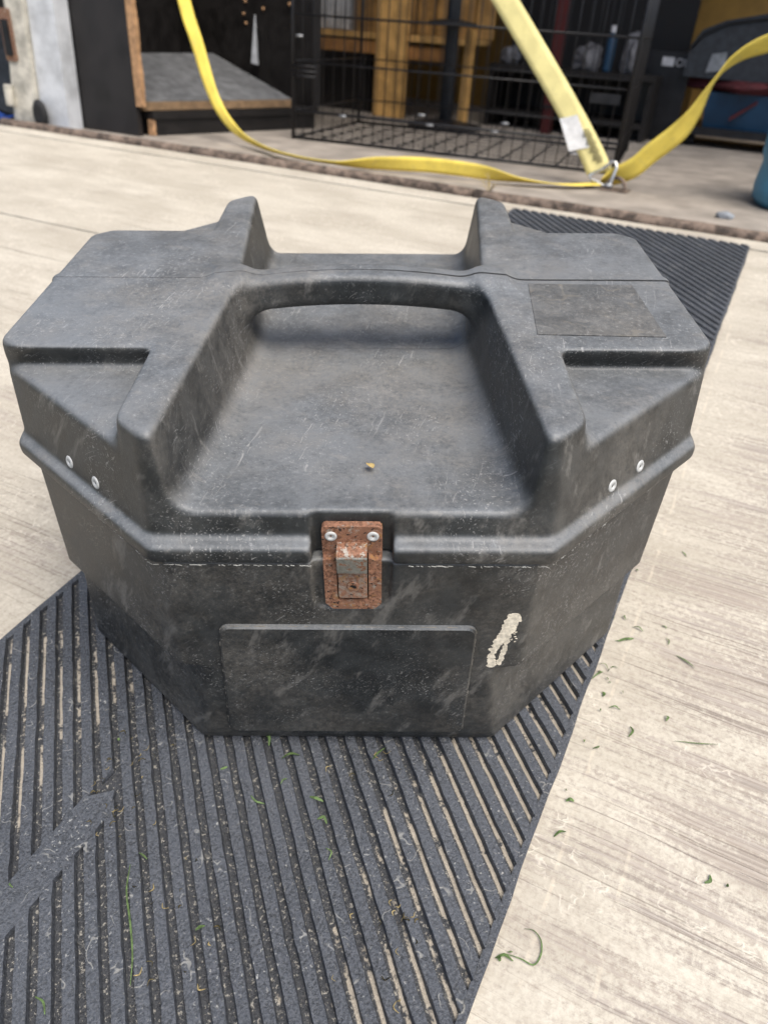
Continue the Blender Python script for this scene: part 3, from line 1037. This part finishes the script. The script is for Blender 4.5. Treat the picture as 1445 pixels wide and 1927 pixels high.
bm = bmesh.new(); box(bm, 1.00, 1.09, -.012, -.002, .195, .222)
bm_obj('door_latch', bm, M['wire'], crate)
bm = bmesh.new()
for zz in (.195, .21, .225): tube(bm, [(-.005, -.006, zz), (.09, -.006, zz)], .0028, 5)
bm_obj('door_hinge', bm, M['wire'], crate, smooth=True)

# ---- pine stand behind the crate
ps = tthing('pine_stand', 'orange pine stand with posts and rails behind the wire crate', 'stand')
tpart('post', 'pine', ps, (-1.775, -1.715, 1.48, 1.52, .002, 1.1), bevel=.004)
tpart('post', 'pine', ps, (-1.712, -1.622, 1.47, 1.51, .002, 1.1), bevel=.004)
tpart('post', 'pine', ps, (-1.430, -1.395, 1.48, 1.52, .002, .30), bevel=.003)
tpart('post', 'pine', ps, (-1.335, -1.300, 1.44, 1.475, .002, .36), bevel=.003)
tpart('rail', 'pine_dark', ps, (-2.30, -1.777, 1.49, 1.52, .245, .292), bevel=.004)
tpart('rail', 'pine_dark', ps, (-1.62, -1.40, 1.50, 1.52, .235, .285), bevel=.004)
tpart('shelf', 'pine', ps, (-2.30, -1.40, 1.485, 1.95, .302, .325), bevel=.003)
for i in range(9):
    tpart('slat', 'pine', ps, (-2.28 + i * .10, -2.19 + i * .10, 1.93, 1.95, .327, 1.05), bevel=.003)
tpart('lower_board', 'black_wood', ps, (-2.30, -1.78, 1.60, 1.62, .002, .243))  # black sheet standing for the shaded void below the rail
gr = tthing('ribbed_radiator', 'grey ribbed metal panel resting on the pine stand shelf', 'panel')
tpart('frame', 'grey_metal', gr, (-2.15, -1.96, 1.60, 1.62, .3255, .62))
for i in range(7):
    tpart('ribs', 'post', gr, (-2.145 + i * .026, -2.13 + i * .026, 1.588, 1.599, .33, .615), bevel=.003)

pl = tthing('pole_stand', 'black pole stand with round flange behind the crate', 'stand')
bm = bmesh.new(); tube(bm, [(-1.352, 1.34, .004), (-1.362, 1.34, 1.3)], .028, 10); bm_obj('pole', bm, M['dark_cloth'], pl, smooth=True)
bm = bmesh.new(); lathe(bm, [(.10, 0), (.10, .012), (.04, .022)], 18, Matrix.Translation((-1.357, 1.34, .37))); bm_obj('flange', bm, M['wire'], pl)
bm = bmesh.new(); lathe(bm, [(.16, .0), (.16, .012), (.05, .03)], 18, Matrix.Translation((-1.352, 1.34, .001))); bm_obj('foot', bm, M['wire'], pl)

rd = tthing('red_batten', 'red painted batten standing upright behind the wide yellow strap', 'batten')
bm = bmesh.new(); prism(bm, [(-.985, 1.55, .001), (-.945, 1.55, .001), (-.960, 1.55, 1.2), (-1.005, 1.55, 1.2)], (0, .03, 0)); bm_obj('stave', bm, M['red'], rd, bevel=.003)
bm = bmesh.new(); box(bm, -.988, -.942, 1.546, 1.584, .10, .11); bm_obj('band', bm, M['wire'], rd)

# ---- shelf with plastic odds and ends
sh = tthing('black_shelf', 'low black shelf unit in the dark behind the crate', 'shelf')
tpart('top_board', 'black_wood', sh, (-1.28, -.56, 1.62, 1.95, .225, .245))
tpart('lower_board', 'black_wood', sh, (-1.26, -.58, 1.62, 1.95, .05, .07))
tpart('back_panel', 'black_wood', sh, (-1.30, -.50, 1.955, 1.975, .002, 1.25))  # black board added to stand for the darkness behind the crate
for x_ in (-1.28, -.58):
    tpart('upright', 'black_wood', sh, (x_, x_ + .018, 1.63, 1.94, .002, .224))
def crumple(name, label, cat, cx, cy, z0, sx, sy, sz, mat, seed):
    q = random.Random(seed)
    bm = bmesh.new()
    bmesh.ops.create_icosphere(bm, subdivisions=3, radius=1)
    for v in bm.verts:
        k = 1 + .28 * math.sin(v.co.x * 5 + seed) * math.cos(v.co.y * 4 - seed) + q.uniform(-.10, .10)
        v.co = Vector((v.co.x * sx * k, v.co.y * sy * k, max(-.72, v.co.z * k) * sz))
    o = bm_obj(name, bm, M[mat], None, smooth=False)
    o.matrix_world = TRL @ Matrix.Translation((cx, cy, z0 + .72 * sz))
    return tag(o, label, cat)
crumple('plastic_bag', 'crumpled white plastic bag on shelf, left of the wide strap', 'bag', -1.21, 1.70, .2455, .04, .04, .04, 'pale_bag', 3)
crumple('plastic_bag', 'larger crumpled pale bag on shelf, right of the wide strap', 'bag', -.86, 1.68, .2455, .06, .045, .055, 'pale_bag', 5)
crumple('paper_bundle', 'pale pink paper bundle on top of the shelf near crate corner', 'bundle', -.68, 1.70, .2455, .045, .04, .085, 'pale_bag', 8)
bt = tthing('blue_bottle', 'small blue bottle beside the pale paper bundle', 'bottle', off=(-.775, 1.66, .2455))
bm = bmesh.new(); lathe(bm, [(.02, 0), (.021, .01), (.021, .12), (.010, .14)], 12); bm_obj('bottle_body', bm, M['blue_deep'], bt, smooth=True)
bm = bmesh.new(); lathe(bm, [(.011, .14), (.011, .165)], 10); bm_obj('cap', bm, M['white_plastic'], bt)

# ---- right-hand clutter: black base, blue tub, red cloth, dark case, number plate
bs = tthing('black_trolley', 'low black trolley base under the blue tub at right', 'trolley')
tpart('deck_board', 'wire', bs, (-.46, .25, 1.74, 2.15, .045, .075), bevel=.004)
for x_ in (-.40, .18):
    bm = bmesh.new(); tube(bm, [(x_, 1.80, .022), (x_ + .03, 1.80, .022)], .021, 12); bm_obj('wheel', bm, M['tyre'], bs)
tb = tthing('blue_tub', 'deep blue plastic tub under the dark red cloth at right', 'tub', off=(-.20, 1.90, .0755))
bm = bmesh.new()
prism(bm, [(-.15, -.12, 0), (.30, -.12, 0), (.32, -.14, .13), (-.17, -.14, .13)], (0, .25, 0)); bm_obj('shell', bm, M['blue_deep'], tb, bevel=.01)
bm = bmesh.new(); prism(bm, [(-.05, -.143, .03), (.04, -.143, .10), (.04, -.143, .115), (-.05, -.143, .045)], (0, .004, 0)); bm_obj('red_strap', bm, M['dark_red'], tb)
crumple('red_cloth', 'dark red folded cloth between the blue tub and the dark case', 'cloth', -.17, 1.86, .2057, .27, .13, .032, 'dark_red', 12)
cs = tthing('dark_suitcase', 'charcoal soft suitcase leaning at the far right of the trailer', 'suitcase', off=(-.24, 1.88, .252))
bm = bmesh.new()
prism(bm, [(-.235, -.12, 0), (.25, -.12, 0), (.25, -.12, .21), (.05, -.12, .235), (-.12, -.12, .20), (-.20, -.12, .165), (-.232, -.12, .11)], (0, .24, 0))
bm_obj('shell', bm, M['dark_cloth'], cs, bevel=.02, seg=3)
bm = bmesh.new(); prism(bm, [(-.150, -.126, .02), (-.080, -.126, .03), (-.085, -.126, .095), (-.140, -.126, .085)], (0, .008, 0)); bm_obj('pale_label', bm, M['stone'], cs)
bm = bmesh.new(); tube(bm, [(-.225, -.126, .10), (-.19, -.126, .15), (-.11, -.126, .19), (.05, -.126, .218), (.24, -.126, .20)], .005, 6); bm_obj('piping', bm, M['wire'], cs, smooth=True)
bm = bmesh.new(); tube(bm, [(.10, 0, .22), (.10, -.02, .28), (.22, -.02, .285), (.24, 0, .21)], .014, 8); bm_obj('carry_handle', bm, M['wire'], cs, smooth=True)
np_ = tthing('black_box', 'black box with a pale printed sticker, left of the dark suitcase', 'box', off=(-.54, 1.80, .0))
tpart('shell', 'wire', np_, (-.10, .085, 0, .25, .001, .335), bevel=.006)
tpart('sticker', 'white_plastic', np_, (-.036, .012, -.003, -.0004, .283, .315))
cur = bpy.data.curves.new('txt', 'FONT'); cur.body = 'OK'; cur.size = .042; cur.extrude = .0006
tmp = bpy.data.objects.new('txt', cur)
me_t = bpy.data.meshes.new_from_object(tmp)
bpy.data.objects.remove(tmp)
tx = link('sticker_lettering', me_t, M['white_plastic'], np_)
tx.matrix_local = Matrix.Translation((.018, -.0015, .284)) @ Matrix.Rotation(R(90), 4, 'X')

# ---- blue drum cut off by the right edge
jg = tthing('blue_drum', 'light blue plastic drum at the right edge of the trailer floor', 'drum', off=(.112, .47, .0))
bm = bmesh.new(); lathe(bm, [(.10, .001), (.145, .003), (.162, .02), (.166, .05), (.160, .11), (.168, .13), (.17, .21), (.166, .232), (.155, .238)], 36); bm_obj('lower_shell', bm, M['blue'], jg, smooth=True)
bm = bmesh.new(); lathe(bm, [(.155, .2385), (.155, .258)], 36); bm_obj('seal_band', bm, M['wire'], jg)
bm = bmesh.new(); lathe(bm, [(.158, .2585), (.166, .262), (.168, .30), (.160, .33), (.10, .36), (.03, .365)], 36); bm_obj('upper_shell', bm, M['blue'], jg, smooth=True)

# ---- things glimpsed past the left of the post
ty = tthing('spare_wheel', 'black spare wheel standing outside at the far left edge', 'wheel', off=(-2.78, .36, .14))
bm = bmesh.new()
ring = [(.24 * math.cos(a), .0, .24 * math.sin(a)) for a in (2 * math.pi * k / 28 for k in range(28))]
tube(bm, ring, .075, 12, True); bm_obj('casing', bm, M['tyre'], ty, smooth=True)
bm = bmesh.new(); lathe(bm, [(.165, -.05), (.165, .05), (.05, .03)], 24, Matrix.Rotation(R(90), 4, 'X')); bm_obj('rim', bm, M['dark_cloth'], ty)
bm = bmesh.new()
q = random.Random(4)
gridv = [[bm.verts.new((-2.62 + .05 * i + q.uniform(-.01, .01), -.03 + .022 * j, .006 + q.uniform(0, .018))) for j in range(4)] for i in range(5)]
for i in range(4):
    for j in range(3):
        bm.faces.new((gridv[i][j], gridv[i + 1][j], gridv[i + 1][j + 1], gridv[i][j + 1]))
bmesh.ops.solidify(bm, geom=bm.faces[:], thickness=.003)
o = bm_obj('tarp_scrap', bm, M['tarp']); o.matrix_world = RAMP
tag(o, 'scrap of bright blue tarp beside the door post foot', 'tarp')

# ---- yellow straps
def strap(name, label, pts, sides, width, mat='yellow'):
    r = tthing(name, label, 'strap', 'yellow tie-down straps')
    bm = bmesh.new()
    ribbon(bm, pts, sides, width, .0026, 10)
    bm_obj('webbing', bm, M[mat], r, smooth=True)
    return r
strap('ratchet_strap', 'yellow strap hanging at left then lying along the trailer floor',
      [(-1.95, .23, 1.2), (-1.88, .22, .70), (-1.808, .22, .387), (-1.769, .22, .278), (-1.709, .21, .135), (-1.631, .19, .058), (-1.52, .15, .022), (-1.33, .055, .016), (-1.147, .035, .016),
       (-1.03, .085, .024), (-.90, .13, .030), (-.76, .155, .028), (-.64, .19, .016), (-.53, .26, .010), (-.455, .335, .012)],
      [(1, .2, .1), (1, .4, .1), (.75, .9, .1), (.95, .5, .1), (1, .15, .1), (.9, -.2, .4), (.6, -.8, .5), (.25, -1, .35), (.25, -1, .4),
       (.1, -.5, 1), (.02, -.15, 1), (.1, -.3, 1), (.3, -1, .45), (.6, -1, .1), (.7, -.8, .0)], .040)
sb_ = strap('ratchet_strap', 'wide yellow strap with white tag running down to the steel ring',
      [(-1.34, .53, .95), (-1.02, .46, .62), (-.83, .42, .434), (-.638, .385, .241), (-.513, .36, .108), (-.458, .345, .040)],
      [(1, .15, .30)] * 6, .070, 'yellow_faded')
# white tag and faded print near the end of the wide strap
P_ = [Vector(p) for p in ((-.559, .365, .162), (-.470, .345, .048))]
sv = Vector((1, .1, .30)).normalized()
nv = ((P_[1] - P_[0]).cross(sv)).normalized()
if nv.y > 0: nv = -nv
bm = bmesh.new()
ofs = nv * .0035
q0, q1 = Vector((-.572, .367, .172)), Vector((-.515, .358, .096))
prism(bm, [q0 - sv * .034 + ofs, q0 + sv * .016 + ofs, q1 + sv * .012 + ofs, q1 - sv * .045 + ofs * 2.2], nv * .0012)
bm_obj('white_tag', bm, M['tag'], sb_)
d_ = (P_[1] - P_[0]).normalized()
for i in range(13):
    c0 = Vector((-.540, .362, .138)) + d_ * (i * .0078) + sv * .020 + ofs
    bm = bmesh.new()
    w_ = .011 + .004 * ((i * 7) % 3)
    prism(bm, [c0 - sv * w_, c0 + sv * w_ * .4, c0 + sv * w_ * .4 + d_ * .0038, c0 - sv * w_ + d_ * .0038], nv * .0005)
    bm_obj('faded_print', bm, M['print'], sb_)
strap('ratchet_strap', 'yellow strap rising from the steel ring to the upper right',
      [(-.452, .352, .016), (-.42, .36, .032), (-.37, .36, .062), (-.333, .36, .102), (-.276, .36, .160), (-.247, .36, .208), (-.217, .36, .289), (-.179, .36, .340), (-.110, .36, .378), (.05, .36, .44), (.4, .36, .6)],
      [(.3, -1, .6), (-.3, -.6, .8), (-.5, -.4, 1), (-.6, -.4, .8), (-.7, -.5, .7), (-.5, -.9, .4), (.0, -1, .1), (-.2, -1, .3), (-.3, -.7, .6), (-.3, -.6, .7), (-.3, -.6, .7)], .056)
# steel ring joining them, and the rusty floor ring it is hooked into
rg = tthing('steel_ring', 'bright steel triangular ring joining the yellow straps', 'ring')
bm = bmesh.new()
tube(bm, [(-.485, .340, .030), (-.478, .335, .022), (-.43, .33, .008), (-.420, .33, .010), (-.412, .335, .06), (-.418, .34, .072), (-.428, .34, .074), (-.45, .34, .052)], .0048, 8, True)
bm_obj('loop', bm, M['bright_metal'], rg, smooth=True)
bm = bmesh.new(); tube(bm, [(-.436, .331, .010), (-.414, .331, .013)], .0075, 8); bm_obj('weld_sleeve', bm, M['grey_metal'], rg, smooth=True)
fr_ = tthing('floor_ring', 'rusty lashing ring fixed to the trailer floor', 'ring')
bm = bmesh.new()
tube(bm, [(-.405 + .026 * math.cos(a), .338, .010 + .024 * math.sin(a)) for a in (2 * math.pi * k / 16 for k in range(16))], .005, 8, True)
bm_obj('ring_loop', bm, M['hinge'], fr_, smooth=True)
bm = bmesh.new(); box(bm, -.445, -.365, .31, .372, .0005, .003); bm_obj('floor_plate', bm, M['hinge'], fr_, bevel=.001)

# ================================================================== LITTER
def blade(bm, pts, w, z=None):
    c = [Vector(p) for p in catmull(pts, 5)]
    L, Rr = [], []
    for i, p in enumerate(c):
        t = (c[min(i + 1, len(c) - 1)] - c[max(i - 1, 0)]); t.z = 0
        s_ = Vector((-t.y, t.x, 0)).normalized() * w * (.25 + .75 * math.sin(math.pi * min(.97, (i + .6) / len(c))))
        L.append(bm.verts.new(p + s_)); Rr.append(bm.verts.new(p - s_ + Vector((0, 0, w * .5))))
    for i in range(len(c) - 1):
        bm.faces.new((L[i], L[i + 1], Rr[i + 1], Rr[i]))
def litter(name, label, cat, pts, w, mat, group=None, z=.0012):
    bm = bmesh.new()
    zz = [z + .0012 * math.sin(i * 2.1) ** 2 for i in range(len(pts))]
    blade(bm, [(px, py, q) for (px, py), q in zip(pts, zz)], w)
    bmesh.ops.solidify(bm, geom=bm.faces[:], thickness=.0003)
    return tag(bm_obj(name, bm, M[mat], None), label, cat, group)
G = 'grass clippings large enough to pick out'
litter('grass_blade', 'curled green grass blade beside the mat edge at bottom right', 'grass blade', [(.1080, .2290), (.1150, .2270), (.1190, .2200), (.1175, .2110), (.1110, .2040), (.1020, .2080), (.0900, .2120)], .0006, 'leaf', G)
litter('grass_blade', 'thin green stem in a mat groove at bottom left', 'grass blade', [(-.1990, .2710), (-.1960, .2500), (-.1870, .2270), (-.1800, .2060), (-.1760, .1860)], .0007, 'leaf', G, .0105)
litter('grass_blade', 'short bent green blade near the bright wood by right edge', 'grass blade', [(.3020, .4930), (.3090, .4850), (.3160, .4760)], .0011, 'leaf', G)
litter('grass_blade', 'long thin dry green stalk near the right edge', 'grass blade', [(.2700, .3920), (.2900, .3890), (.3090, .3880)], .0006, 'leaf', G)
litter('yellow_leaf', 'tiny yellow leaf with a thin stalk lying in the lid hollow', 'leaf', [(-.0125, .4390), (-.0100, .4360), (-.0092, .4320)], .0030, 'leaf_yellow', None, .2815)
bm = bmesh.new()
def scatter(n, region, z):
    for _ in range(n):
        px, py = region()
        a = rnd.uniform(0, 6.28); l = rnd.choice((.0015, .003, .005, .007)) * rnd.uniform(.7, 1.3)
        k = rnd.uniform(-1.2, 1.2)
        pts = [(px, py, z), (px + l * math.cos(a), py + l * math.sin(a), z + rnd.uniform(.0005, .003)), (px + l * (math.cos(a) + math.cos(a + k)), py + l * (math.sin(a) + math.sin(a + k)), z + .0004)]
        blade(bm, pts, rnd.uniform(.0005, .0014))
for cx, cy, n, sp in ((.246, .53, 7, .012), (.228, .475, 9, .012), (.212, .43, 3, .008), (.19, .385, 2, .006), (.165, .335, 2, .005), (.135, .30, 2, .006), (.095, .21, 3, .008), (.300, .53, 2, .02), (.27, .42, 2, .02), (.28, .27, 2, .01), (.14, .17, 1, .01), (.34, .60, 2, .04)):
    scatter(n, lambda: (cx + rnd.gauss(0, sp), cy + rnd.gauss(0, sp)), .0012)
scatter(15, lambda: (rnd.uniform(-.33, .03), rnd.uniform(.17, .42)), .0104)
bmesh.ops.solidify(bm, geom=bm.faces[:], thickness=.0003)
tag(bm_obj('grass_clippings', bm, M['leaf'], None), 'scattered small green grass clippings on mat and wood', 'grass', kind='stuff')
# straw, flakes and fluff caught on the mat and deck
bm = bmesh.new()
for _ in range(70):
    if _ % 8 == 0: ccx, ccy = rnd.uniform(-.34, .05), rnd.uniform(.165, .40)
    px, py = ccx + rnd.gauss(0, .016), ccy + rnd.gauss(0, .016)
    a = rnd.uniform(0, 6.28); l = rnd.uniform(.0012, .0045)
    blade(bm, [(px, py, .0103), (px + l * math.cos(a), py + l * math.sin(a), .0106), (px + l * 1.7 * math.cos(a + .7), py + l * 1.7 * math.sin(a + .7), .0104)], rnd.uniform(.0002, .0006))
bmesh.ops.solidify(bm, geom=bm.faces[:], thickness=.0002)
tag(bm_obj('straw_crumbs', bm, M['leaf_dry'], None, smooth=True), 'pale straw crumbs and fluff strewn over the rubber mat', 'straw', kind='stuff')
# dry tuft by the hinge and a pebble on the trailer floor
tf = root('dry_tuft', RAMP @ Matrix.Translation((-.665, -.004, .002)))
tag(tf, 'dry straw tuft growing by the rusty hinge', 'tuft')
for i in range(14):
    a = rnd.uniform(0, 6.28); l = rnd.uniform(.025, .06)
    bm = bmesh.new()
    blade(bm, [(0, 0, 0), (l * .4 * math.cos(a), l * .4 * math.sin(a), l * .55), (l * math.cos(a), l * math.sin(a), l * .7)], .0012)
    bmesh.ops.solidify(bm, geom=bm.faces[:], thickness=.0003)
    bm_obj('stalk', bm, M['leaf_dry'], tf)
bm = bmesh.new()
bmesh.ops.create_icosphere(bm, subdivisions=2, radius=1)
for v in bm.verts:
    k = 1 + rnd.uniform(-.12, .12)
    v.co = Vector((v.co.x * .022 * k, v.co.y * .014 * k, max(-.4, v.co.z) * .012 * k))
o = bm_obj('pebble', bm, M['stone']); o.matrix_world = TRL @ Matrix.Translation((-.09, .155, .0052))
tag(o, 'grey pebble on the trailer floor near the blue drum', 'stone')
